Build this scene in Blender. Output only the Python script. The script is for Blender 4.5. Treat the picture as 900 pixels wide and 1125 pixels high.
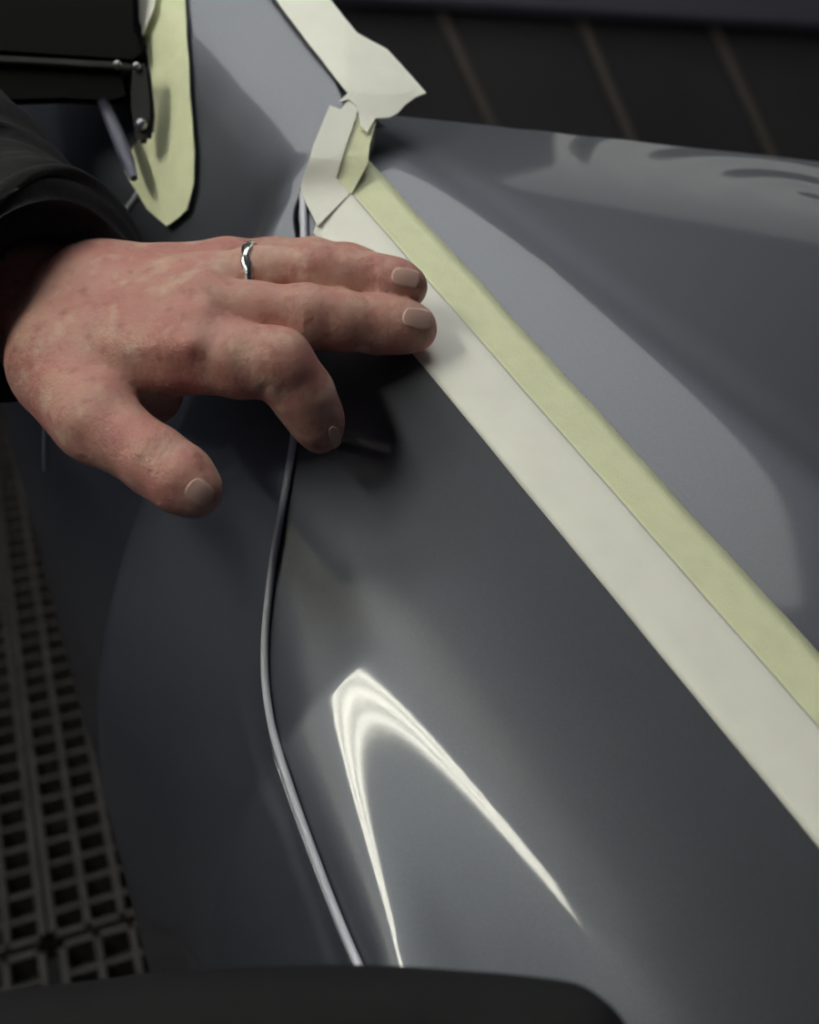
import bpy, bmesh, math, random
import numpy as np
from mathutils import Vector, Matrix
random.seed(7); RNG = np.random.default_rng(7)
for o in list(bpy.data.objects): bpy.data.objects.remove(o)
SC = bpy.context.scene
COL = SC.collection

# ------------------------------------------------------------------ camera, world, exposure
F = 1300.; H = 1.2; PIT = math.atan(884.5 / F)
CF = np.array([0, math.cos(PIT), -math.sin(PIT)]); CU = np.array([0, math.sin(PIT), math.cos(PIT)])
CR = np.array([1., 0, 0]); CAM = np.array([0, 0, H])
cd = bpy.data.cameras.new('camera'); cam = bpy.data.objects.new('camera', cd); COL.objects.link(cam)
cam.location = CAM; cam.rotation_euler = (math.pi / 2 - PIT, 0, 0)
cd.sensor_fit = 'VERTICAL'; cd.sensor_height = 24; cd.lens = 24 * F / 1125; cd.clip_start = .02
cd.dof.use_dof = True; cd.dof.focus_distance = .415; cd.dof.aperture_fstop = 6.3
SC.camera = cam
SC.view_settings.view_transform = 'Standard'; SC.view_settings.look = 'None'
SC.view_settings.gamma = 1; SC.view_settings.use_curve_mapping = False
SC.view_settings.exposure = 0.6
W = bpy.data.worlds.new('world'); SC.world = W; W.use_nodes = True
W.node_tree.nodes['Background'].inputs[0].default_value = (.5, .53, .55, 1)
W.node_tree.nodes['Background'].inputs[1].default_value = .02
TUBE_POWER = 28.0; PANEL_POWER = 1.9

def P(px, py, d): return CAM + d * (CF + (px - 450) / F * CR + (562.5 - py) / F * CU)
def proj(p):
    q = p - CAM; d = q @ CF
    return np.stack([450 + F * (q @ CR) / d, 562.5 - F * (q @ CU) / d, d], -1)
def onz(px, py, z):
    r = P(px, py, 1.) - CAM; return CAM + r * ((z - H) / r[2])
def ss(x, a, b):
    t = np.clip((x - a) / (b - a), 0, 1); return t * t * (3 - 2 * t)

# ------------------------------------------------------------------ materials
def lin(c): return tuple(((v / 255) / 12.92 if v / 255 <= .04045 else ((v / 255 + .055) / 1.055) ** 2.4) for v in c)
def mat(name, col, rough=.5, metal=0, coat=0, coat_rough=.03, spec=.5, noise=None, bump=None, sss=0, emit=None):
    m = bpy.data.materials.new(name); m.use_nodes = True; nt = m.node_tree; b = nt.nodes['Principled BSDF']
    b.inputs['Base Color'].default_value = (*col, 1); b.inputs['Roughness'].default_value = rough
    b.inputs['Metallic'].default_value = metal; b.inputs['Coat Weight'].default_value = coat
    b.inputs['Coat Roughness'].default_value = coat_rough; b.inputs['Specular IOR Level'].default_value = spec
    tc = nt.nodes.new('ShaderNodeTexCoord')
    if noise:                                   # list of (scale, colour, low, high)
        last = None
        for sc, c2, lo, hi in noise:
            n = nt.nodes.new('ShaderNodeTexNoise'); n.inputs['Scale'].default_value = sc; n.inputs['Detail'].default_value = 4
            nt.links.new(tc.outputs['Object'], n.inputs['Vector'])
            r = nt.nodes.new('ShaderNodeMapRange'); r.inputs['From Min'].default_value = lo; r.inputs['From Max'].default_value = hi
            nt.links.new(n.outputs['Fac'], r.inputs['Value'])
            mx = nt.nodes.new('ShaderNodeMix'); mx.data_type = 'RGBA'
            mx.inputs[6].default_value = (*col, 1); mx.inputs[7].default_value = (*c2, 1)
            if last: nt.links.new(last, mx.inputs[6])
            nt.links.new(r.outputs[0], mx.inputs[0]); last = mx.outputs[2]
        nt.links.new(last, b.inputs['Base Color'])
    if bump:                                    # list of (scale, strength, distance)
        prev = None
        for sc, st, di in bump:
            n = nt.nodes.new('ShaderNodeTexNoise'); n.inputs['Scale'].default_value = sc; n.inputs['Detail'].default_value = 3
            nt.links.new(tc.outputs['Object'], n.inputs['Vector'])
            bp = nt.nodes.new('ShaderNodeBump'); bp.inputs['Strength'].default_value = st; bp.inputs['Distance'].default_value = di
            nt.links.new(n.outputs['Fac'], bp.inputs['Height'])
            if prev: nt.links.new(prev, bp.inputs['Normal'])
            prev = bp.outputs['Normal']
        nt.links.new(prev, b.inputs['Normal'])
    if sss:
        b.inputs['Subsurface Weight'].default_value = sss; b.inputs['Subsurface Radius'].default_value = (1, .35, .2)
        b.inputs['Subsurface Scale'].default_value = .004
    if emit:
        b.inputs['Emission Color'].default_value = (*emit[0], 1); b.inputs['Emission Strength'].default_value = emit[1]
    return m
M = {}
M['paint'] = mat('dark_grey_car_paint', (.114, .123, .148), .50, .8, coat=.55, coat_rough=.065, noise=[(1100, (.122, .131, .156), .42, .62)])
M['under'] = mat('car_inner_black', (.012, .012, .014), .6)
M['trim'] = mat('pale_edge_bead', (.62, .64, .74), .35)
M['cream'] = mat('cream_tape', (.90, .91, .83), .55, noise=[(60, (.86, .87, .79), .4, .7)], bump=[(900, .15, .0004)])
M['yellow'] = mat('yellow_crepe_tape', (.83, .87, .58), .65, noise=[(120, (.78, .82, .54), .4, .7)], bump=[(1400, .35, .0005)])
M['skin'] = mat('skin', (.54, .300, .248), .48, spec=.35, sss=.25,
                noise=[(48, (.51, .225, .20), .42, .64), (170, (.38, .165, .14), .55, .76), (95, (.61, .41, .33), .54, .72)],
                bump=[(260, .3, .0016), (420, .3, .0012), (1300, .3, .0007)])
M['nail'] = mat('fingernail', (.60, .39, .335), .4, spec=.5)
M['silver'] = mat('silver', (.92, .92, .90), .2, 1)
M['cloth'] = mat('black_cloth', (.020, .020, .022), .85, spec=.2, bump=[(60, .35, .006), (1200, .3, .0006)])
M['cloth2'] = mat('charcoal_cloth', (.0085, .009, .0105), .8, spec=.25, bump=[(40, .3, .006), (1200, .3, .0006)])
M['black'] = mat('black_plastic', (.006, .006, .007), .8, spec=.15)
M['blackm'] = mat('black_plastic_worn', (.022, .022, .024), .6, spec=.3)
M['bolt'] = mat('bolt_metal', (.35, .36, .40), .35, .9)
M['rubber'] = mat('blue_grey_rubber', (.13, .13, .20), .5)
M['grate'] = mat('grate_steel', (.068, .063, .062), .65, .2, noise=[(30, (.046, .043, .042), .4, .65)], bump=[(300, .3, .001)])
M['floor'] = mat('pit_floor', (.026, .027, .032), .8, noise=[(5, (.036, .036, .042), .4, .6)])
M['wall'] = mat('dark_booth_wall', (.055, .055, .058), .6, noise=[(3, (.045, .045, .05), .4, .6)])
M['wall2'] = mat('grey_booth_wall', (.26, .265, .36), .6, noise=[(3, (.23, .235, .32), .4, .6)])
M['bounce'] = mat('white_bounce_board', (.80, .80, .77), .6, noise=[(3, (.75, .75, .72), .4, .6)])
M['rib'] = mat('wall_rib', (.12, .105, .095), .6)
M['band'] = mat('wall_band', (.10, .10, .13), .5)
M['ceil'] = mat('booth_ceiling', (.16, .17, .22), .7, noise=[(2, (.14, .15, .19), .4, .6)])
M['lampbody'] = mat('lamp_housing', (.5, .5, .48), .5)
M['fill_diffuser'] = mat('fill_panel_glow', (.9, .9, .88), .5, emit=((1.0, 1.0, .95), PANEL_POWER))
M['wall_fill'] = mat('wall_fill_glow', (.9, .9, .85), .4, emit=((1.0, .99, .95), .36))
M['tube'] = mat('lamp_tube', (.9, .9, .85), .4, emit=((1.0, .98, .84), TUBE_POWER))

# ------------------------------------------------------------------ helpers
def link(name, me, m=None, parent=None, smooth=True):
    if m: me.materials.append(m)
    if smooth and len(me.polygons): me.polygons.foreach_set('use_smooth', [True] * len(me.polygons))
    o = bpy.data.objects.new(name, me); COL.objects.link(o)
    if parent: o.parent = parent; o.matrix_parent_inverse = parent.matrix_world.inverted()
    return o
def mesh(name, verts, faces, m=None, parent=None, smooth=True):
    me = bpy.data.meshes.new(name); me.from_pydata([tuple(map(float, v)) for v in verts], [], [tuple(map(int, f)) for f in faces]); me.update()
    return link(name, me, m, parent, smooth)
def frombm(name, bm, m=None, parent=None, smooth=False):
    me = bpy.data.meshes.new(name); bm.normal_update(); bm.to_mesh(me); bm.free()
    return link(name, me, m, parent, smooth)
def tag(o, label=None, cat=None, group=None, kind=None):
    if label: o['label'] = label
    if cat: o['category'] = cat
    if group: o['group'] = group
    if kind: o['kind'] = kind
    return o
def empty(name, loc):
    o = bpy.data.objects.new(name, None); COL.objects.link(o); o.location = loc; o.empty_display_size = .05
    o.matrix_world = Matrix.Translation(Vector(loc)); return o
def grid_faces(n, m, closed=False, flip=False):
    f = []
    for i in range(n - 1):
        for j in range(m if closed else m - 1):
            a, b = i * m + j, i * m + (j + 1) % m; c, d = b + m, a + m
            f.append((a, d, c, b) if flip else (a, b, c, d))
    return f
def spline(pts, n):
    pts = np.array(pts, float); c = []
    ext = np.vstack([2 * pts[0] - pts[1], pts, 2 * pts[-1] - pts[-2]])
    for i in range(len(pts) - 1):
        p0, p1, p2, p3 = ext[i:i + 4]
        for t in np.linspace(0, 1, 40, endpoint=False):
            c.append(.5 * ((2 * p1) + (-p0 + p2) * t + (2 * p0 - 5 * p1 + 4 * p2 - p3) * t * t + (-p0 + 3 * p1 - 3 * p2 + p3) * t ** 3))
    c.append(pts[-1]); c = np.array(c)
    s = np.r_[0, np.cumsum(np.linalg.norm(np.diff(c, axis=0), axis=1))]
    q = np.linspace(0, s[-1], n)
    return np.stack([np.interp(q, s, c[:, k]) for k in range(pts.shape[1])], -1)
def tube(name, pts, r, m, parent=None, n=10, cap=True):
    pts = np.array(pts); k = len(pts); r = np.full(k, r) if np.isscalar(r) else np.array(r)
    t = np.gradient(pts, axis=0); t /= np.linalg.norm(t, axis=1, keepdims=True)
    ref = np.array([0.13, .2, 1.]); vs = []
    for i in range(k):
        a = np.cross(t[i], ref); a /= np.linalg.norm(a); b = np.cross(t[i], a)
        for j in range(n):
            w = 2 * math.pi * j / n; vs.append(pts[i] + r[i] * (a * math.cos(w) + b * math.sin(w)))
    f = grid_faces(k, n, True)
    if cap: f += [tuple(range(n)), tuple(range((k - 1) * n, k * n))[::-1]]
    return mesh(name, vs, f, m, parent)
def bm_box(bm, c, size, rot=None):
    mtx = Matrix.Translation(Vector(c)) @ (rot.to_4x4() if rot else Matrix()) @ Matrix.Diagonal((*size, 1))
    return bmesh.ops.create_cube(bm, size=1, matrix=mtx)
def box(name, c, size, m, parent=None, rot=None, bevel=0):
    bm = bmesh.new(); bm_box(bm, c, size, rot)
    if bevel: bmesh.ops.bevel(bm, geom=bm.edges[:], offset=bevel, segments=2, affect='EDGES')
    return frombm(name, bm, m, parent)

# ------------------------------------------------------------------ booth shell
X0, X1, Y0, Y1, ZC = -1.9, 2.1, -2.6, 2.5, 2.6
tag(box('floor', ((X0 + X1) / 2, (Y0 + Y1) / 2, -.09), (X1 - X0 + .2, Y1 - Y0 + .2, .10), M['floor']), kind='structure')
tag(box('ceiling', ((X0 + X1) / 2, (Y0 + Y1) / 2, ZC + .05), (X1 - X0 + .2, Y1 - Y0 + .2, .10), M['ceil']), kind='structure')
tag(box('wall_left', (X0 - .05, (Y0 + Y1) / 2, (ZC - .04) / 2), (.1, Y1 - Y0, ZC + .04), M['wall2']), kind='structure')
tag(box('wall_right', (X1 + .05, (Y0 + Y1) / 2, (ZC - .04) / 2), (.1, Y1 - Y0, ZC + .04), M['wall2']), kind='structure')
tag(box('wall_front', ((X0 + X1) / 2, Y0 - .05, (ZC - .04) / 2), (X1 - X0 + .2, .1, ZC + .04), M['wall2']), kind='structure')
WB = tag(box('wall_back', ((X0 + X1) / 2, Y1 + .05, (ZC - .04) / 2), (X1 - X0 + .2, .1, ZC + .04), M['wall']), kind='structure')
tag(box('bounce_board', (X0 + .01, -.4, 2.27), (.02, 3.2, .62), M['bounce'], None, None, .004), kind='structure')  # added white board, unseen, bounces light to widen the glow on the side panel
def onwall(px, py, y=Y1):
    r = P(px, py, 1.) - CAM; return CAM + r * (y / r[1])
for (a, b) in (((452, -60), (545, 145)), ((604, -60), (697, 160)), ((743, -60), (848, 170)), ((880, -60), (985, 170)), ((330, -60), (420, 140))):
    p, q = onwall(*a), onwall(*b); p = p + (p - q) * .4; q = q + (q - p) * .15
    v = Vector(q - p); L = v.length; ang = math.atan2(v.z, v.x)
    box('rib', (p + q) / 2 + np.array([0, -.006, 0]), (L, .012, .022), M['rib'], WB, Matrix.Rotation(-ang, 3, 'Y'))
p, q = onwall(380, 12), onwall(940, 44)
v = Vector(q - p); ang = math.atan2(v.z, v.x)
tag(box('trim_1', (p + q) / 2 + np.array([.2, -.03, .09]), (v.length + 1.0, .04, .16), M['band'], None, Matrix.Rotation(-ang, 3, 'Y'), .015), kind='structure')

# ------------------------------------------------------------------ booth tube lamp, and fill panels added to light hand and car
def lamp(c, length, along, ntube, pitch, label, power=None):
    t = empty('ceiling_light', (c[0], c[1], ZC)); tag(t, label, 'ceiling light')
    w = ntube * pitch + .04
    sz = (length + .06, w, .05) if along == 'x' else (w, length + .06, .05)
    box('housing', (c[0], c[1], ZC - .025), sz, M['lampbody'], t, None, .006)
    for k in range(ntube):
        off = (k - (ntube - 1) / 2) * pitch
        a = np.array([c[0] - length / 2, c[1] + off, ZC - .07]) if along == 'x' else np.array([c[0] + off, c[1] - length / 2, ZC - .07])
        b = a + (np.array([length, 0, 0]) if along == 'x' else np.array([0, length, 0]))
        tube('tube', [a, b], .013, M['tube'], t, 8)
    return t
lamp((-1.25, -.055), 1.03, 'y', 3, .075, 'long three-tube fluorescent lamp on the booth ceiling left of the car')
def fill_panel(x0, x1, y0, y1, label):  # unseen glowing panel, added for soft light on hand, pillar and deck
    t = empty('ceiling_light', ((x0 + x1) / 2, (y0 + y1) / 2, ZC)); tag(t, label, 'ceiling light')
    c = ((x0 + x1) / 2, (y0 + y1) / 2)
    bm = bmesh.new()
    for (cx, cy, sx, sy) in ((c[0], y0 - .02, x1 - x0 + .08, .04), (c[0], y1 + .02, x1 - x0 + .08, .04), (x0 - .02, c[1], .04, y1 - y0), (x1 + .02, c[1], .04, y1 - y0)):
        bm_box(bm, (cx, cy, ZC - .03), (sx, sy, .06))
    frombm('frame', bm, M['lampbody'], t)
    box('fill_diffuser', (c[0], c[1], ZC - .025), (x1 - x0, y1 - y0, .03), M['fill_diffuser'], t)
fill_panel(-1.15, -.42, .75, 1.75, 'wide fill-light panel added on the ceiling ahead of the car, left of two')
fill_panel(-.33, .50, .5, 1.75, 'wide fill-light panel added on the ceiling ahead of the car, right of two')

wl = empty('wall_fill_light', (1.2, Y1, 2.12)); tag(wl, 'rectangular fill-light panel added high on the dark back wall', 'fill light')  # unseen glowing panel, added so the far deck strip reflects brighter
box('housing', (1.15, Y1 - .02, 2.0), (1.3, .04, 1.0), M['lampbody'], wl, None, .006)
box('fill_diffuser', (1.15, Y1 - .05, 2.0), (1.24, .02, .94), M['wall_fill'], wl, None, .004)

# ------------------------------------------------------------------ floor grates
d1 = np.array([-560., 1572., 0]); d1 /= np.linalg.norm(d1); d2 = np.array([d1[1], -d1[0], 0])
OG = onz(53, 1031, 0)
CW = abs((onz(86, 1001, 0) - onz(47, 1001, 0)) @ d2); 
CL = abs((onz(62, 965, 0) - onz(66, 991, 0)) @ d1)
RZ = Matrix.Rotation(math.atan2(d1[1], d1[0]), 3, 'Z')          # local x = along d1, local y = -d2
def grate(o1, o2, n1, n2, s1, s2, label):
    """one grate panel; o1,o2 its corner offset, s1,s2 = +-1 its direction from the corner"""
    base = OG + d1 * o1 + d2 * o2
    g = empty('floor_grate', base); tag(g, label, 'grate', 'steel grates of the booth floor')
    def bar(nm, a, b, w, h, top):
        p = base + d1 * a[0] * s1 + d2 * a[1] * s2; q = base + d1 * b[0] * s1 + d2 * b[1] * s2
        v = Vector(q - p); c = (p + q) / 2 + np.array([0, 0, top - h / 2])
        box(nm, c, (v.length + w, w, h), M['grate'], g, Matrix.Rotation(math.atan2(v.y, v.x), 3, 'Z'))
    L, Wd = n1 * CL, n2 * CW
    fw = .008
    bar('frame_bar', (0, 0), (L, 0), fw, .04, 0); bar('frame_bar', (0, Wd), (L, Wd), fw, .04, 0)
    bar('frame_bar', (0, 0), (0, Wd), fw, .04, 0); bar('frame_bar', (L, 0), (L, Wd), fw, .04, 0)
    for k in range(1, n2): bar('long_bar', (0, k * CW), (L, k * CW), .0075, .04, 0)
    for k in range(1, n1): bar('cross_bar', (k * CL, 0), (k * CL, Wd), .007, .032, -.006)
    return g
GP = .006
grate(.004, GP, 44, 5, 1, 1, 'steel floor grate beside the car, the long one nearest the glossy panel')
grate(.004, -GP, 44, 4, 1, -1, 'steel floor grate at the left picture edge, left of the long one beside the car')
grate(-.014, GP + .008, 14, 5, -1, 1, 'steel floor grate at lower left, below the seam, nearest the glossy panel')
grate(-.014, -GP - .004, 14, 4, -1, -1, 'steel floor grate in the lower left corner above the black cloth')

# ------------------------------------------------------------------ car body : side panel swept from the taped edge
E0 = P(467, 400, .43); E1 = P(900, 925, .325)
EP = [P(200, -240, .67), P(270, -110, .60), P(328, 0, .56), P(378, 108, .516), P(366, 175, .494), P(352, 250, .4745), E0, (E0 + E1) / 2, E1, E1 + (E1 - E0) * .5, E1 + (E1 - E0)]
NU = 300
EDGE = spline(EP, NU)
T0 = (E1 - E0) / np.linalg.norm(E1 - E0)
UC = (EDGE - E0) @ T0
A = np.array([T0[1], -T0[0], 0]); A /= np.linalg.norm(A)
ND = np.cross(A, T0); ND = ND if ND[2] > 0 else -ND               # normal of the plane of tape and deck
VC = np.concatenate([np.linspace(0, .2, 180), np.linspace(.2, .78, 101)[1:]]); NV = len(VC)
cD = [0.0173067271043035, 0.005541050950125045]; U0 = 0.04558665; vcf = [0.0707704668, 0.0958]
def Dfun(u):
    x = u - U0; return np.where(x > 0, x * np.maximum(np.polyval(cD, np.minimum(x, .2)), 1e-4), x * .02)
def theta(u, v):
    vc = np.polyval(vcf, np.clip(u, -.1, .3))
    sc = .0012 + (np.interp(u, [.055, .13], [.0012, .00045]) - .0012) * ss(v - vc, -.004, .012)
    Q = (v - vc) ** 2 - Dfun(u); f = np.tanh(Q / sc); sd = ss(v - vc, .0, .02)
    out = (8 * np.tanh(Q / .0006) + 16 * np.tanh(Q / .0055)) * (1 - sd) + 33 * f * sd
    th = 34 - 110 * np.clip(v - .085, -.03, .05) + np.where(f > 0, out, 14 * f)
    r1 = .29 + .30 * np.clip(.1 - u, 0, .5)
    th = th + (92 - th) * ss(v, .135, r1)
    vb_ = np.interp(u, [-.4, -.26, -.2, -.116], [.066, .052, .042, .022])
    up = 22 + 36 * ss(v, vb_ - .012, vb_ + .028); up = up + (92 - up) * ss(v, .1, r1)
    w = ss(u, -.12, .02)
    th = up * (1 - w) + th * w
    vcr = np.interp(u, [0, .01, .0655, .1133, .4], [.140, .1445, .147, .1563, .19])       # soft body crease below the seam
    th = th - 9 * np.exp(-((v - vcr) / .0035) ** 2) * ss(u, -.02, .03)
    return np.radians(th)
TH = theta(UC[:, None], VC[None, :])
ds = np.stack([np.cos(TH), np.sin(TH)], -1)
inc = .5 * (ds[:, 1:] + ds[:, :-1]) * np.diff(VC)[None, :, None]
cum = np.concatenate([np.zeros((NU, 1, 2)), np.cumsum(inc, 1)], 1)
S = EDGE[:, None, :] + cum[..., 0:1] * A + cum[..., 1:2] * np.array([0, 0, -1.])
SN = np.cross(np.gradient(S, axis=0), np.gradient(S, axis=1)); SN /= np.linalg.norm(SN, axis=-1, keepdims=True)
if SN[150, 20, 2] < 0: SN = -SN
SQ = proj(S)
FACING = ((CAM - S) * SN).sum(-1) > 0
def surf_at(px, py, off=0.):
    """point of the side panel that is seen at a pixel of the photograph"""
    d = (SQ[..., 0] - px) ** 2 + (SQ[..., 1] - py) ** 2 + np.where(FACING, 0, 1e6)
    i, j = np.unravel_index(np.argmin(d), d.shape)
    i = min(max(i, 1), NU - 2); j = min(max(j, 1), NV - 2)
    # local linear solve
    J = np.array([(SQ[i + 1, j, :2] - SQ[i - 1, j, :2]) / 2, (SQ[i, j + 1, :2] - SQ[i, j - 1, :2]) / 2]).T
    try: a, b = np.clip(np.linalg.solve(J, np.array([px, py]) - SQ[i, j, :2]), -1, 1)
    except Exception: a = b = 0
    p = S[i, j] + a * (S[i + 1, j] - S[i - 1, j]) / 2 + b * (S[i, j + 1] - S[i, j - 1]) / 2
    du = UC[i] + a * (UC[i + 1] - UC[i - 1]) / 2; dv = VC[j] + b * (VC[j + 1] - VC[j - 1]) / 2
    return p + SN[i, j] * off, du, dv

car = empty('car', (0.2, .6, 0)); tag(car, 'glossy dark grey car body being masked with tape', 'car')
SEAM = [(333, 205), (333, 260), (331, 330), (328, 400), (325, 470), (312, 550), (300, 620), (293, 690), (292, 740), (300, 800), (318, 860), (345, 935), (372, 1005), (398, 1065), (425, 1125), (452, 1185)]
sm = spline(np.array(SEAM, float), 140)
sp = [surf_at(x, y) for x, y in sm]
SU = np.array([s[1] for s in sp]); SV = np.array([s[2] for s in sp])
o_ = np.argsort(SU); SU, SV = SU[o_], SV[o_]
ker = np.ones(9) / 9
SV = np.convolve(np.r_[[SV[0]] * 4, SV, [SV[-1]] * 4], ker, 'valid')
usi = SU[0]
vseam = np.interp(UC, SU, SV)
def samp(i, v):
    return np.stack([np.interp(v, VC, S[i, :, k]) for k in range(3)], -1), np.stack([np.interp(v, VC, SN[i, :, k]) for k in range(3)], -1)
# left piece : door and pillar side
vs = []; nvl = 240; rows = 0
tl = np.linspace(0, 1, nvl) ** 1.25
for i in range(NU):
    start = vseam[i] + .0024 if UC[i] >= usi else 0.0
    if usi - .012 < UC[i] < usi: start = (vseam[i] + .0024) * (UC[i] - usi + .012) / .012
    pts, nn = samp(i, start + (VC[-1] - start) * tl)
    pts = np.vstack([pts[0] - nn[0] * .006, pts[0] - nn[0] * .0012, pts[1:]])
    vs.append(pts)
mcount = len(vs[0])
mesh('side_panel', np.vstack(vs), grid_faces(NU, mcount, flip=True), M['paint'], car)
# right piece : between seam and tape
vs = []; idx = [i for i in range(NU) if UC[i] >= usi]; nr = 170
for i in idx:
    pts, nn = samp(i, (vseam[i] + .0003) * np.linspace(0, 1, nr))
    pts = np.vstack([pts[:-1], pts[-1] - nn[-1] * .0012, pts[-1] - nn[-1] * .006])
    vs.append(pts)
mesh('quarter_panel', np.vstack(vs), grid_faces(len(idx), len(vs[0]), flip=True), M['paint'], car)
# pale bead lying in the seam
bead = [surf_at(x, y, .0017)[0] for x, y in spline(np.array([(333, 200)] + [(x + 2.5, y - .8) for x, y in SEAM[1:]], float), 200)]
bead = np.array(bead); 
for k in range(3): bead[:, k] = np.convolve(np.r_[[bead[0, k]] * 6, bead[:, k], [bead[-1, k]] * 6], np.ones(13) / 13, 'valid')
tag(tube('seam_bead', bead[2:-2], .0015, M['trim'], car, 10), 'pale grey bead along the panel seam')
b2 = np.array([surf_at(x, y, .0006)[0] for x, y in spline(np.array([(160, 203), (150, 218), (138, 235), (128, 249), (108, 280)], float), 40)])
tube('seam_bead', b2, .0018, M['trim'], car, 8)
b3 = np.array([surf_at(x, y, .0006)[0] for x, y in spline(np.array([(52, 455), (51, 480), (51, 516)], float), 20)])
tube('seam_bead', b3, .0013, M['trim'], car, 8)

# deck right of the tape, in the plane of the tape: u along, w to the right
def duw(u, w, h=0): return E0 + T0 * u - A * w + ND * h
nu, nw = 200, 200
def deck_h(u, w):
    wc = .077 + .135 * (u + .01)                       # soft valley
    x = w - wc
    sm_ = lambda q: .5 * (q - np.sqrt(q * q + .007 ** 2))
    h = -.0014 + .25 * (sm_(x) - sm_(.045 - wc)) - .01 * np.maximum(x, 0) - .0006 * np.exp(-((x - .008) / .010) ** 2)
    # the far strip tilts away behind the line L2
    a = np.array([-.118, .062]); b = np.array([-.0145, .222]); t = (b - a) / np.linalg.norm(b - a)
    d = -((u - a[0]) * t[1] - (w - a[1]) * t[0])       # >0 beyond L2
    k = .5 * (d + np.sqrt(d * d + .022 ** 2))
    h = h - .20 * k + .00028 * np.sin(230 * np.hypot(u + .03, w - .235) + 3 * np.sin(w * 30)) * ss(d, .004, .02) * ss(w, .11, .17)
    return h
us = np.linspace(0, 1, nu); vs = []
def w_edge(w): return -.1569 + (w - .099) * (.086 / .1793)           # u of the far edge L3
for j in range(nw):
    w = .041 + .46 * (j / (nw - 1)) ** 1.3
    ue = max(w_edge(w), -.165 + .0 * w) if w > .075 else -.150 - .0 * w
    uu = ue + (.42 - ue) * us ** 1.4
    col = [duw(u, w, float(deck_h(u, w))) for u in uu]
    ed = col[0]; back = -T0 * .004
    col = [ed + back * 2 - ND * .06, ed + back * 1.6 - ND * .008, ed + back - ND * .002] + col
    vs.append(np.array(col))
mesh('deck_panel', np.vstack(vs), grid_faces(nw, len(vs[0]), flip=False), M['paint'], car)
# return flange under the tapes, joining side panel, pillar and deck
vs = []
for i in range(0, NU, 3):
    kk = 1.0 if UC[i] > -.06 else .45
    q = [EDGE[i] + ND * 0, EDGE[i] - A * .012 * kk - ND * .0005, EDGE[i] - A * .028 * kk - ND * .002, EDGE[i] - A * .036 * kk - ND * .005, EDGE[i] - A * .040 * kk - ND * .04]
    vs.append(np.array(q))
mesh('edge_flange', np.vstack(vs), grid_faces(len(vs), 5), M['paint'], car)

# black housing beyond the arm with ledge, strut and bolts; rubber strip beside it
def pxbox(name, pts, d, thick, m, parent, bevel=.002):
    """prism: outline given where it stands, d its distance, with its own thickness going back"""
    dd = [d] * len(pts) if np.isscalar(d) else d
    a = [P(x, y, k) for (x, y), k in zip(pts, dd)]; mx, my = np.mean([q[0] for q in pts]), np.mean([q[1] for q in pts])
    b = [P(mx + (x - mx) * .96, my + (y - my) * .96, k + thick) for (x, y), k in zip(pts, dd)]
    bm = bmesh.new(); va = [bm.verts.new(p) for p in a]; vb = [bm.verts.new(p) for p in b]; n = len(pts)
    bm.faces.new(va); bm.faces.new(vb[::-1])
    for i in range(n): bm.faces.new((va[i], vb[i], vb[(i + 1) % n], va[(i + 1) % n]))
    bmesh.ops.recalc_face_normals(bm, faces=bm.faces[:])
    if bevel: bmesh.ops.bevel(bm, geom=bm.edges[:], offset=bevel, segments=2, affect='EDGES')
    return frombm(name, bm, m, parent)
hs = pxbox('black_housing', [(-220, -60), (150, -60), (154, 30), (165, 60), (148, 72), (0, 62), (-220, 48)], .56, .03, M['black'], car, .003)
pxbox('lower_box', [(-160, 58), (10, 66), (140, 76), (146, 110), (122, 117), (70, 114), (10, 116), (-160, 112)], .555, .03, M['black'], hs, .003)
pxbox('ledge', [(-160, 54), (0, 61), (130, 68), (150, 72), (150, 78), (130, 76), (0, 69), (-160, 62)], .550, .008, M['blackm'], hs, .001)
pxbox('strut', [(146, 72), (164, 68), (170, 120), (166, 158), (150, 158), (143, 110)], .545, .007, M['blackm'], hs, .002)
for (x, y) in ((129, 71), (150, 73), (155, 137)):
    bm = bmesh.new(); p = P(x, y, .544)
    bmesh.ops.create_icosphere(bm, subdivisions=2, radius=.0021 if y < 100 else .003, matrix=Matrix.Translation(p))
    frombm('bolt', bm, M['bolt'], hs, True)
rs = [P(x, y, d) for x, y, d in ((112, 110, .556), (122, 132, .556), (132, 156, .553), (141, 178, .549), (147, 196, .545))]
tube('rubber_strip', rs, [.0025, .0032, .0036, .0032, .002], M['rubber'], car, 8)

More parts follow.
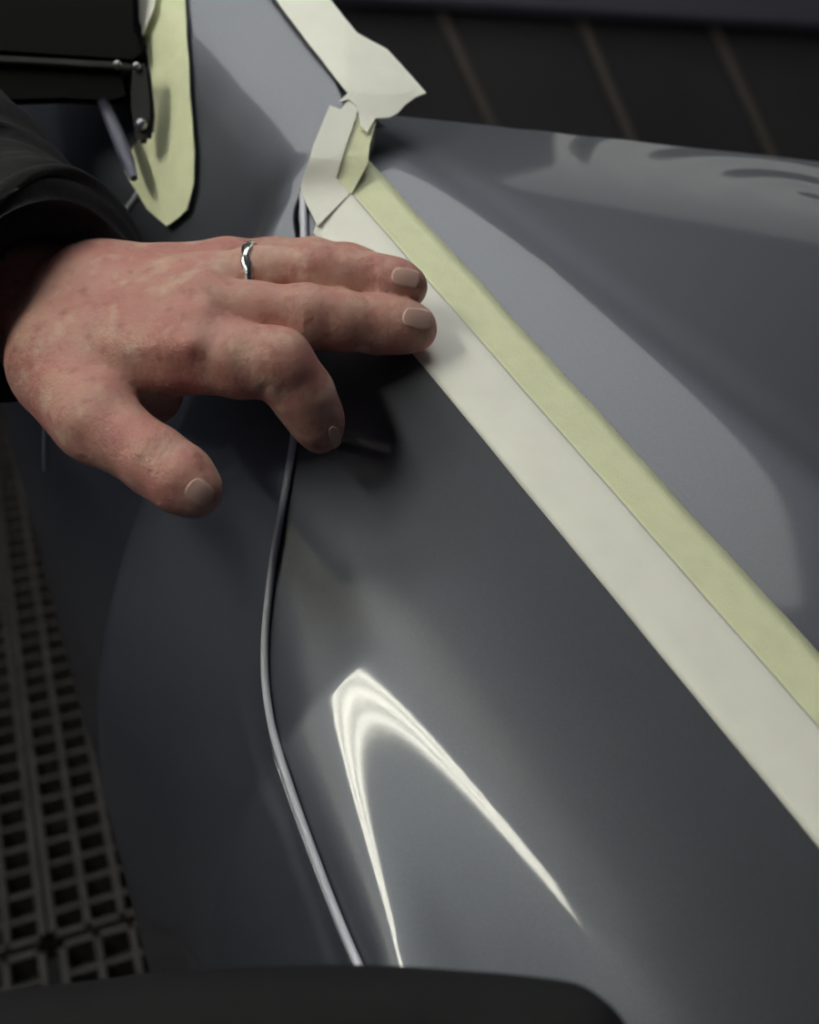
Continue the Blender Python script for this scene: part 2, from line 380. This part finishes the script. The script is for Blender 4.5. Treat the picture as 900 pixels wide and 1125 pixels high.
# ------------------------------------------------------------------ masking tapes
def sheet(name, poly, fn, m, parent=None, thick=.0004, cuts=4, jag=0):
    """thin strip of tape: outline filled, subdivided and laid on a surface by fn(px, py)"""
    bm = bmesh.new(); pts = []
    n = len(poly)
    for i in range(n):
        a, b = np.array(poly[i], float), np.array(poly[(i + 1) % n], float); L = np.linalg.norm(b - a); k = max(1, int(L / 14))
        for t in range(k):
            q = a + (b - a) * t / k
            if jag and t: q = q + RNG.normal(0, jag, 2)
            pts.append(q)
    vv = [bm.verts.new((p[0], p[1], 0)) for p in pts]
    bm.faces.new(vv); bmesh.ops.triangulate(bm, faces=bm.faces[:])
    for _ in range(cuts):
        long = [e for e in bm.edges if e.calc_length() > 12]
        if not long: break
        bmesh.ops.subdivide_edges(bm, edges=long, cuts=1); bmesh.ops.triangulate(bm, faces=[f for f in bm.faces if len(f.verts) > 3])
    bmesh.ops.beautify_fill(bm, faces=bm.faces[:], edges=[e for e in bm.edges if not e.is_boundary])
    for v in bm.verts: v.co = fn(v.co.x, v.co.y)
    for f in bm.faces:
        f.normal_update()
        if f.normal.dot(Vector(CAM) - f.calc_center_median()) < 0: f.normal_flip()
    o = frombm(name, bm, m, parent, False)
    md = o.modifiers.new('thick', 'SOLIDIFY'); md.thickness = thick; md.offset = 1
    return o
# long folded tape: cream face outside, yellow face on the deck, both swept along the edge
tp = empty('masking_tape', duw(0, .02)); tag(tp, 'long straight strip of folded cream and yellow masking tape under the fingertips', 'tape')
def strip(name, prof, u0, u1, m, cut0=None, n=60):
    k = len(prof); vs = []
    for i in range(n):
        for (w, h, du) in prof:
            a = u0 + du
            u = a + (u1 - a) * i / (n - 1)
            wob = .00025 * math.sin(u * 70 + w * 90) + .0002 * math.sin(u * 173)
            vs.append(duw(u, w + (wob if w > .03 else wob * .3), h))
    o = mesh(name, vs, grid_faces(n, k, flip=True), m, tp)
    md = o.modifiers.new('thick', 'SOLIDIFY'); md.thickness = .0005; md.offset = 0
    return o
strip('cream_face', [(-.0009, -.0006, -.084), (.001, .0007, -.086), (.006, .0011, -.094), (.014, .0018, -.1035), (.0205, .0024, -.1075), (.0235, .0026, -.109), (.0250, .0022, -.110)], 0, .42, M['cream'])
strip('yellow_face', [(.0240, .0019, -.114), (.027, .0016, -.117), (.034, .0012, -.124), (.041, .0008, -.130), (.0460, .0004, -.135)], 0, .42, M['yellow'])
def foot_d(px, py, back=0.):
    a = P(px, py, np.interp(py, [108, 175, 250], [.5135, .4915, .4715]) + .00016 * (px - 372) + back); b = tape_d(px, py, .0011)
    k = float(ss(py, 170., 232.)); return a * (1 - k) + b * k
def tape_d(px, py, lift=0.):
    r = P(px, py, 1.) - CAM; t = ((E0 - CAM + ND * (.0012 + lift)) @ ND) / (r @ ND); return CAM + t * r
# cream strip turning up to the pillar
tag(sheet('masking_tape', [(333, 218), (330, 205), (345, 158), (362, 117), (374, 121), (384, 109), (393, 118), (391, 130), (380, 160), (369, 196), (384, 214), (349, 249)],
          lambda x, y: foot_d(x, y), M['cream'], None, .0006), 'short cream tape strip bent upwards towards the pillar end of the long tape', 'tape')
def pil_d(px, py):
    # drapes over the pillar edge: plane of the deck at its foot, rising with the pillar
    e = P(px, py, np.interp(py, [-80, 0, 103, 131, 180], [.580, .5545, .5145, .508, .49]) + (px - 380) * (.00012 if px > 380 else -.00002) + .00000022 * (px - 372) ** 2)
    return e
tag(sheet('masking_tape', [(262, -55), (303, 0), (340, 50), (382, 103), (372, 113), (383, 110), (392, 118), (396, 140), (404, 146), (412, 131), (428, 130), (437, 125), (445, 116), (456, 108), (468, 103), (455, 88), (437, 68), (425, 55), (408, 46), (392, 37), (380, 22), (363, 0), (330, -50)],
          pil_d, M['cream'], None, .0006, jag=.5), 'wide torn patch of cream tape over the pillar foot, above the long strip', 'tape')
tag(sheet('masking_tape', [(391, 127), (376, 150), (360, 196), (386, 214), (404, 180), (406, 160), (414, 133), (404, 126)],
          lambda x, y: foot_d(x, y, .0022), M['yellow'], None, .0005), 'small yellow tape corner tucked where the pillar patch meets the long strip', 'tape')
# hanging tape at the upper left
def lt(off): return lambda x, y: surf_at(x, y, off)[0]
t2 = sheet('masking_tape', [(166, -60), (202, -60), (206, 0), (211, 60), (216, 120), (220, 170), (219, 205), (212, 233), (201, 243), (190, 251), (180, 243), (168, 232), (157, 214), (150, 203), (143, 190), (148, 172), (158, 156), (164, 154), (169, 162), (176, 148), (177, 130), (170, 80), (165, 40), (163, 0)],
           lt(.003), M['yellow'], None, .0006, jag=.4)
tag(t2, 'yellow masking tape with a ragged pointed end hanging beside the black housing', 'tape')
tag(sheet('masking_tape', [(150, -60), (178, -60), (181, 0), (180, 20), (168, 52), (158, 52), (154, 40), (152, 0)], lt(.007), M['cream'], None, .0006), 'cream tape scrap overlapping the upper end of the ragged yellow tape', 'tape')

# ------------------------------------------------------------------ hand : one continuous surface from a smooth union of tapered bones
def J(x, y, d, r): return (P(x, y, d), r)
PALM = [
    (J(-90, 300, .475, .026), J(20, 318, .462, .021)), (J(20, 318, .462, .021), J(112, 325, .450, .019)),
    (J(-90, 330, .475, .022), J(18, 356, .458, .0172)), (J(18, 356, .458, .0172), J(74, 398, .438, .0170)),
    (J(112, 325, .450, .019), J(250, 297, .452, .0115)),      # metacarpal of the little finger
    (J(105, 340, .445, .019), J(228, 316, .434, .0125)),
    (J(90, 360, .440, .019), J(222, 343, .421, .0135)),
    (J(75, 395, .434, .0185), J(212, 384, .413, .0140)),
    (J(78, 405, .432, .018), J(160, 398, .424, .0155)),
    (J(72, 405, .436, .0175), J(92, 440, .420, .0150)),
    (J(92, 440, .420, .0150), J(108, 464, .406, .0132)),      # base of the thumb
    (J(100, 425, .430, .015), J(166, 432, .436, .0115)),      # web and ball of the thumb
    (J(150, 380, .440, .016), J(240, 340, .448, .013)),       # palm side
]
THUMB = [(J(104, 462, .407, .0136), J(176, 510, .393, .0112)), (J(176, 510, .393, .0112), J(200, 527, .389, .0106)), (J(200, 527, .389, .0106), J(216, 538, .3875, .0088))]
INDEX = [(J(212, 385, .413, .0140), J(262, 396, .408, .0124)), (J(262, 396, .408, .0124), J(306, 399, .405, .0116)), (J(306, 399, .405, .0116), J(334, 436, .411, .0104)),
         (J(334, 436, .411, .0104), J(347, 461, .416, .0091)), (J(347, 461, .416, .0091), J(353, 476, .419, .0070))]
MIDDLE = [(J(222, 343, .421, .0128), J(280, 346, .419, .0110)), (J(280, 346, .419, .0110), J(336, 348, .418, .0107)), (J(336, 348, .418, .0107), J(375, 352, .421, .0101)), (J(375, 352, .421, .0101), J(415, 356, .424, .0097)),
          (J(415, 356, .424, .0097), J(440, 359, .425, .0092)), (J(440, 359, .425, .0092), J(456, 361, .4265, .0082))]
RING = [(J(228, 316, .434, .0118), J(280, 304, .432, .0102)), (J(280, 304, .432, .0102), J(345, 299, .431, .0100)), (J(345, 299, .431, .0100), J(380, 303, .431, .0093)), (J(380, 303, .431, .0093), J(412, 308, .431, .0088)),
        (J(412, 308, .431, .0088), J(434, 312, .430, .0084)), (J(434, 312, .430, .0084), J(448, 315, .430, .0074))]
LITTLE = [(J(250, 297, .452, .0112), J(300, 289, .454, .0090)), (J(300, 289, .454, .0090), J(345, 287, .455, .0085)), (J(345, 287, .455, .0085), J(385, 291, .453, .0075)), (J(385, 291, .453, .0075), J(402, 293, .452, .0066))]
def cone(p, a, b):
    (A0, r1), (B0, r2) = a, b
    ba = B0 - A0; l2 = ba @ ba; rr = r1 - r2; a2 = l2 - rr * rr; il2 = 1 / l2
    pa = p - A0; y = pa @ ba; z = y - l2
    x2 = ((pa * l2 - y[:, None] * ba) ** 2).sum(1); y2 = y * y * l2; z2 = z * z * l2
    k = np.sign(rr) * rr * rr * x2
    out = (np.sqrt(x2 * a2 * il2) + y * rr) * il2 - r1
    m1 = np.sign(z) * a2 * z2 > k; m2 = np.sign(y) * a2 * y2 < k
    out = np.where(m2, np.sqrt(x2 + y2) * il2 - r1, out)
    return np.where(m1, np.sqrt(x2 + z2) * il2 - r2, out)
def smin(a, b, k):
    h = np.clip(.5 + .5 * (b - a) / k, 0, 1); return b + (a - b) * h - k * h * (1 - h)
def chain(p, segs, k):
    f = None
    for s in segs:
        c = cone(p, *s); f = c if f is None else smin(f, c, k)
    return f
UPH = -CF * .75 + CU * .66; UPH /= np.linalg.norm(UPH)             # out of the back of the hand
def seg(a, b, r): return (J(*a, r), J(*b, r))
TENDONS = [((130, 345, .4265), (222, 326, .4185)), ((125, 362, .4215), (222, 342, .4065)), ((120, 385, .4155), (210, 380, .3985)), ((140, 325, .434), (236, 303, .437))]
GROOVES = []
def groove(x, y, d, nx, ny, half, depth=.0006, wid=.0010):
    GROOVES.append((P(x - nx * half, y - ny * half, d), P(x + nx * half, y + ny * half, d), depth, wid))
for dx in (-13, -6, 0, 7, 13): groove(330 + dx, 338, .4085, .08 * (1 if dx > 0 else -1), 1, 20, .0006, .0007)
for dx in (-4, 2, 7): groove(410 + dx, 350, .4150, .06, 1, 16, .0005)
for dx in (-12, -5, 2, 9): groove(338 + dx, 290, .4225, .06, 1, 16, .0007)
for dx in (-4, 3): groove(408 + dx, 300, .4235, .05, 1, 14, .0005)
for dx in (-12, -5, 3, 10): groove(302 + dx, 388, .3945, .35, 1, 20, .0005, .0007)
for dx in (-12, -5, 2, 9): groove(176 + dx, 500 + dx * .6, .383, -.55, .83, 22, .0006, .0008)
for q in (((345, 285), (372, 276)), ((370, 277), (400, 283))):
    GROOVES.append((P(*q[0], .446), P(*q[1], .446), .0006, .0012))
GROOVES.append((P(108, 440, .412), P(160, 452, .424), .0012, .0022))   # fold between thumb and palm
GROOVES.append((P(285, 437, .402), P(292, 425, .398), .0008, .0013))
BLOTCH = RNG.uniform(0, 6.28, (14, 4)); BDIR = RNG.normal(0, 1, (14, 3)); BDIR /= np.linalg.norm(BDIR, axis=1, keepdims=True)
def sdf(p):
    palm = chain(p, PALM, .0085)
    for a, b in TENDONS:
        palm = smin(palm, cone(p, *seg(a, b, .0034)), .005)
    f = None
    for segs, k in ((THUMB, .007), (INDEX, .006), (MIDDLE, .005), (RING, .005), (LITTLE, .005)):
        c = smin(chain(p, segs, .0045), palm, k); f = c if f is None else np.minimum(f, c)
    g = np.zeros(len(p)); mid = np.abs(f) < .004; pm = p[mid]
    if len(pm):
        gm = np.zeros(len(pm))
        for a, b, dep, wid in GROOVES:          # skin creases: thin wedges cut in from the back of the hand
            ba = b - a; cut = np.cross(ba, a - CAM); cut /= np.linalg.norm(cut); pa = pm - a
            h = pa @ ba / (ba @ ba); far = np.maximum(np.abs(h - .5) - .5, 0) * np.linalg.norm(ba)
            dp = np.abs(pa @ CF)
            gm = np.maximum(gm, dep * np.exp(-((pa @ cut) ** 2 + far ** 2 * .3) / wid ** 2) * (1 - ss(dp, .005, .009)))
        g[mid] = gm
    f = f + g
    nz = np.zeros(len(p))
    for k in range(14): nz += np.sin(p @ BDIR[k] * (170 + 30 * k) + BLOTCH[k, 0])
    return f + nz * .00006
lo = np.array([1e9] * 3); hi = -lo
for g in (PALM, THUMB, INDEX, MIDDLE, RING, LITTLE):
    for a, b in g:
        for q, r in (a, b): lo = np.minimum(lo, q - r - .006); hi = np.maximum(hi, q + r + .006)
hs_ = .0009
cs = hs_ * 6
def axes(step, n): return [lo[k] + step * np.arange(n[k]) for k in range(3)]
nc = np.ceil((hi - lo) / cs).astype(int) + 1
gx = np.stack(np.meshgrid(*axes(cs, nc), indexing='ij'), -1).reshape(-1, 3)
fc = sdf(gx).reshape(nc)
near = np.abs(fc) < cs * 1.9
n_ = (nc - 1) * 6 + 1
field = np.repeat(np.repeat(np.repeat(np.where(fc > 0, 1., -1.), 6, 0), 6, 1), 6, 2)[3:3 + n_[0], 3:3 + n_[1], 3:3 + n_[2]].astype(np.float32)
nb = np.repeat(np.repeat(np.repeat(near, 6, 0), 6, 1), 6, 2)[3:3 + n_[0], 3:3 + n_[1], 3:3 + n_[2]]
ii = np.argwhere(nb)
for c0 in range(0, len(ii), 200000):
    q = ii[c0:c0 + 200000]; field[q[:, 0], q[:, 1], q[:, 2]] = sdf(lo + q * hs_)
# surface nets
neg = field < 0
cells = np.zeros(np.array(field.shape) - 1, np.int8); off8 = [(a, b, c) for a in (0, 1) for b in (0, 1) for c in (0, 1)]
sh = cells.shape
for a, b, c in off8: cells += neg[a:a + sh[0], b:b + sh[1], c:c + sh[2]]
act = (cells > 0) & (cells < 8); ci = np.argwhere(act); vid = -np.ones(sh, np.int64); vid[act] = np.arange(len(ci))
acc = np.zeros((len(ci), 3)); cnt = np.zeros(len(ci))
for i0, a in enumerate(off8):
    for i1, b in enumerate(off8):
        if i1 <= i0 or sum(abs(a[k] - b[k]) for k in range(3)) != 1: continue
        fa = field[ci[:, 0] + a[0], ci[:, 1] + a[1], ci[:, 2] + a[2]].astype(float); fb = field[ci[:, 0] + b[0], ci[:, 1] + b[1], ci[:, 2] + b[2]].astype(float)
        m = (fa < 0) != (fb < 0); t = np.where(m, fa / np.where(m, fa - fb, 1), 0)
        acc += np.where(m[:, None], np.array(a) + t[:, None] * (np.array(b) - np.array(a)), 0); cnt += m
hv = lo + (ci + acc / cnt[:, None]) * hs_
hf = []
for ax in range(3):
    b1, b2 = [(1, 2), (2, 0), (0, 1)][ax]
    s0 = [slice(None)] * 3; s1 = [slice(None)] * 3; s0[ax] = slice(0, -1); s1[ax] = slice(1, None)
    ch = np.argwhere(neg[tuple(s0)] != neg[tuple(s1)])
    ch = ch[(ch[:, b1] > 0) & (ch[:, b2] > 0) & (ch[:, b1] < sh[b1]) & (ch[:, b2] < sh[b2])]
    e1 = np.zeros(3, int); e1[b1] = 1; e2 = np.zeros(3, int); e2[b2] = 1
    g = lambda q: vid[q[:, 0], q[:, 1], q[:, 2]]
    quad = np.stack([g(ch - e1 - e2), g(ch - e2), g(ch), g(ch - e1)], 1)
    inside = neg[ch[:, 0], ch[:, 1], ch[:, 2]]
    quad = np.where(inside[:, None], quad, quad[:, ::-1]); hf.append(quad)
hf = np.vstack(hf); hf = hf[(hf >= 0).all(1)]
# light Laplacian relaxation
for _ in range(2):
    s = np.zeros_like(hv); c = np.zeros(len(hv))
    for k in range(4):
        np.add.at(s, hf[:, k], hv[hf[:, (k + 1) % 4]]); np.add.at(s, hf[:, k], hv[hf[:, (k + 3) % 4]]); np.add.at(c, hf[:, k], 2)
    hv = hv * .5 + .5 * s / np.maximum(c, 1)[:, None]
person = empty('person', P(60, 360, .45)); tag(person, 'left hand in a black jacket sleeve smoothing the tape, silver ring on one finger', 'person')
me = bpy.data.meshes.new('body'); me.vertices.add(len(hv)); me.vertices.foreach_set('co', hv.astype(np.float32).ravel())
me.loops.add(len(hf) * 4); me.polygons.add(len(hf)); me.loops.foreach_set('vertex_index', hf.astype(np.int32).ravel())
me.polygons.foreach_set('loop_start', np.arange(0, len(hf) * 4, 4, dtype=np.int32)); me.polygons.foreach_set('loop_total', np.full(len(hf), 4, np.int32))
me.update(calc_edges=True); me.validate()
body = tag(link('body', me, M['skin'], person), 'bare left hand with thumb and four fingers')

# finger nails: rounded shells lying on the finger ends
def nail(cx, cy, ax, ay, hl, hw, d0, name='fingernail'):
    """cx,cy centre; ax,ay direction to the finger tip; hl,hw half length and half width"""
    t = np.array([ax, ay], float); t /= np.linalg.norm(t); s = np.array([-t[1], t[0]])
    n, m = 13, 11; pts = []
    for i in range(n):
        for j in range(m):
            a, b = -1 + 2 * i / (n - 1), -1 + 2 * j / (m - 1)
            a2 = a * math.sqrt(1 - .42 * b * b); b2 = b * math.sqrt(1 - .30 * a * a)
            pts.append(np.array([cx, cy]) + t * a2 * hl + s * b2 * hw)
    pts = np.array(pts); org = np.array([P(x, y, d0) for x, y in pts]); dr = org - CAM; dr /= np.linalg.norm(dr, axis=1, keepdims=True)
    tt = np.zeros(len(pts))
    for _ in range(40): tt += np.clip(sdf(org + dr * tt[:, None]), -.004, .004) * .8
    p = org + dr * tt[:, None]
    e = 4e-4; gr = np.stack([sdf(p + np.eye(3)[k] * e) - sdf(p - np.eye(3)[k] * e) for k in range(3)], 1); gr /= np.linalg.norm(gr, axis=1, keepdims=True)
    p = p + gr * .00005
    o = mesh(name, p, grid_faces(n, m), M['nail'], body)
    md = o.modifiers.new('thick', 'SOLIDIFY'); md.thickness = .0006; md.offset = 0
    return o
nail(459, 350, 1, .16, 17, 11, .405)
nail(446, 305, 1, .22, 16, 10, .41)
nail(219, 541, .80, .60, 15, 13, .37)
nail(368, 481, .25, 1, 13, 5.5, .40)

# ring: twisted silver band round the ring finger
ra, rb = RING[0][1][0], RING[1][1][0]; rax = (rb - ra) / np.linalg.norm(rb - ra); rc = ra - rax * .0006; 
e1 = np.cross(rax, CU); e1 /= np.linalg.norm(e1); e2 = np.cross(rax, e1)
vs = []; nr_, mr = 72, 10
for i in range(nr_):
    w = 2 * math.pi * i / nr_; rad = e1 * math.cos(w) + e2 * math.sin(w)
    # sits on the finger wherever the finger is
    R = .004
    for _ in range(60): R += max(-.0005, min(.0005, -float(sdf((rc + rad * R)[None])[0]))) if R < .0125 else 0
    R = min(max(R, .0092), .0118)
    for j in range(mr):
        q = 2 * math.pi * j / mr; tw = 1 + .22 * math.sin(w * 9 + q * 2)
        vs.append(rc + rad * (R + .0004 + .0009 * math.cos(q) * tw) + rax * (.0017 * math.sin(q) * tw + .0005 * math.sin(w * 3)))
f = grid_faces(nr_, mr, True); f += [((nr_ - 1) * mr + j, (nr_ - 1) * mr + (j + 1) % mr, (j + 1) % mr, j) for j in range(mr)]
tag(mesh('ring', vs, f, M['silver'], person), 'twisted silver ring on the ring finger')

# jacket sleeve: lofted from cuff to elbow to shoulder
SEC = [  # top pixel, bottom pixel, distance, depth half-thickness
    ((100, 274), (34, 396), .444, .026), ((119, 246), (14, 420), .446, .042), ((117, 206), (-6, 430), .450, .045), ((84, 195), (-32, 432), .454, .045), ((62, 182), (-52, 428), .459, .045), ((44, 156), (-85, 412), .470, .043),
    ((0, 98), (-140, 396), .482, .048), ((-60, 45), (-215, 380), .50, .050), ((-160, -20), (-330, 340), .53, .052), ((-300, -70), (-480, 310), .56, .055), ((-430, -130), (-600, 300), .60, .060), ((-520, -220), (-760, 200), .64, .062),
    ((-560, -360), (-830, 20), .68, .064), ((-580, -500), (-860, -220), .74, .066), ((-600, -560), (-840, -420), .78, .04)]
ctr = []; va = []; vb = []
for a, b, d, th in SEC:
    pa, pb = P(*a, d), P(*b, d); ctr.append((pa + pb) / 2); va.append((pa - pb) / 2); vb.append(th)
K = 110
ctr = np.array(ctr); prm = np.linspace(0, 1, len(SEC)); qq = np.linspace(0, 1, K) ** 1.5
cc = np.stack([np.interp(qq, prm, ctr[:, k]) for k in range(3)], 1); aa = np.stack([np.interp(qq, prm, np.array(va)[:, k]) for k in range(3)], 1); tt = np.interp(qq, prm, vb)
vs = []; nn_ = 64
for i in range(K):
    tg = cc[min(i + 1, K - 1)] - cc[max(i - 1, 0)]; tg /= np.linalg.norm(tg)
    bb = np.cross(tg, aa[i]); bb /= np.linalg.norm(bb)
    for j in range(nn_):
        w = 2 * math.pi * j / nn_
        ex = lambda x: math.copysign(abs(x) ** .9, x)
        fold = 1 + .035 * math.sin(w * 3 + qq[i] * 40) * math.sin(qq[i] * 55 + math.cos(w) * 2) + .02 * math.sin(qq[i] * 130 + w * 2)
        if i < 4: fold = 1 + .01 * math.sin(w * 4)
        vs.append(cc[i] + (aa[i] * ex(math.cos(w)) + bb * tt[i] * ex(math.sin(w))) * fold)
f = grid_faces(K, nn_, True) + [tuple(range((K - 1) * nn_, K * nn_))]
sl = tag(mesh('jacket_sleeve', vs, f, M['cloth'], person), 'black jacket sleeve ending in a loose cuff')

# black cloth along the bottom edge of the picture
TOP = [(-220, 1104), (-60, 1098), (40, 1088), (110, 1080), (200, 1070), (320, 1065), (420, 1065), (520, 1071), (590, 1077), (636, 1084), (664, 1100), (684, 1120), (700, 1150), (706, 1185)]
RR = [.05, .05, .05, .05, .05, .049, .046, .042, .037, .030, .023, .016, .010, .002]
DD = [.30, .30, .30, .30, .295, .29, .285, .28, .275, .272, .27, .27, .27, .27]
tops = spline([(x, y, r * 1000, d * 1000) for (x, y), r, d in zip(TOP, RR, DD)], 90)
vs = []; m_ = 40
for x, y, r, d in tops:
    r /= 1000; d /= 1000
    c = P(x, y, d) - CU * r
    for j in range(m_):
        w = 2 * math.pi * j / m_
        fold = 1 + .02 * math.sin(x * .02 + w * 3) + .012 * math.sin(x * .06 - w * 2)
        vs.append(c + CU * r * math.cos(w) + CF * r * .55 * math.sin(w) * fold)
f = grid_faces(len(tops), m_, True) + [tuple(range(m_)), tuple(range((len(tops) - 1) * m_, len(tops) * m_))[::-1]]
tag(mesh('cloth_cover', vs, f, M['cloth2']), 'black matt cloth roll across the bottom edge, below the glossy panel', 'cloth')
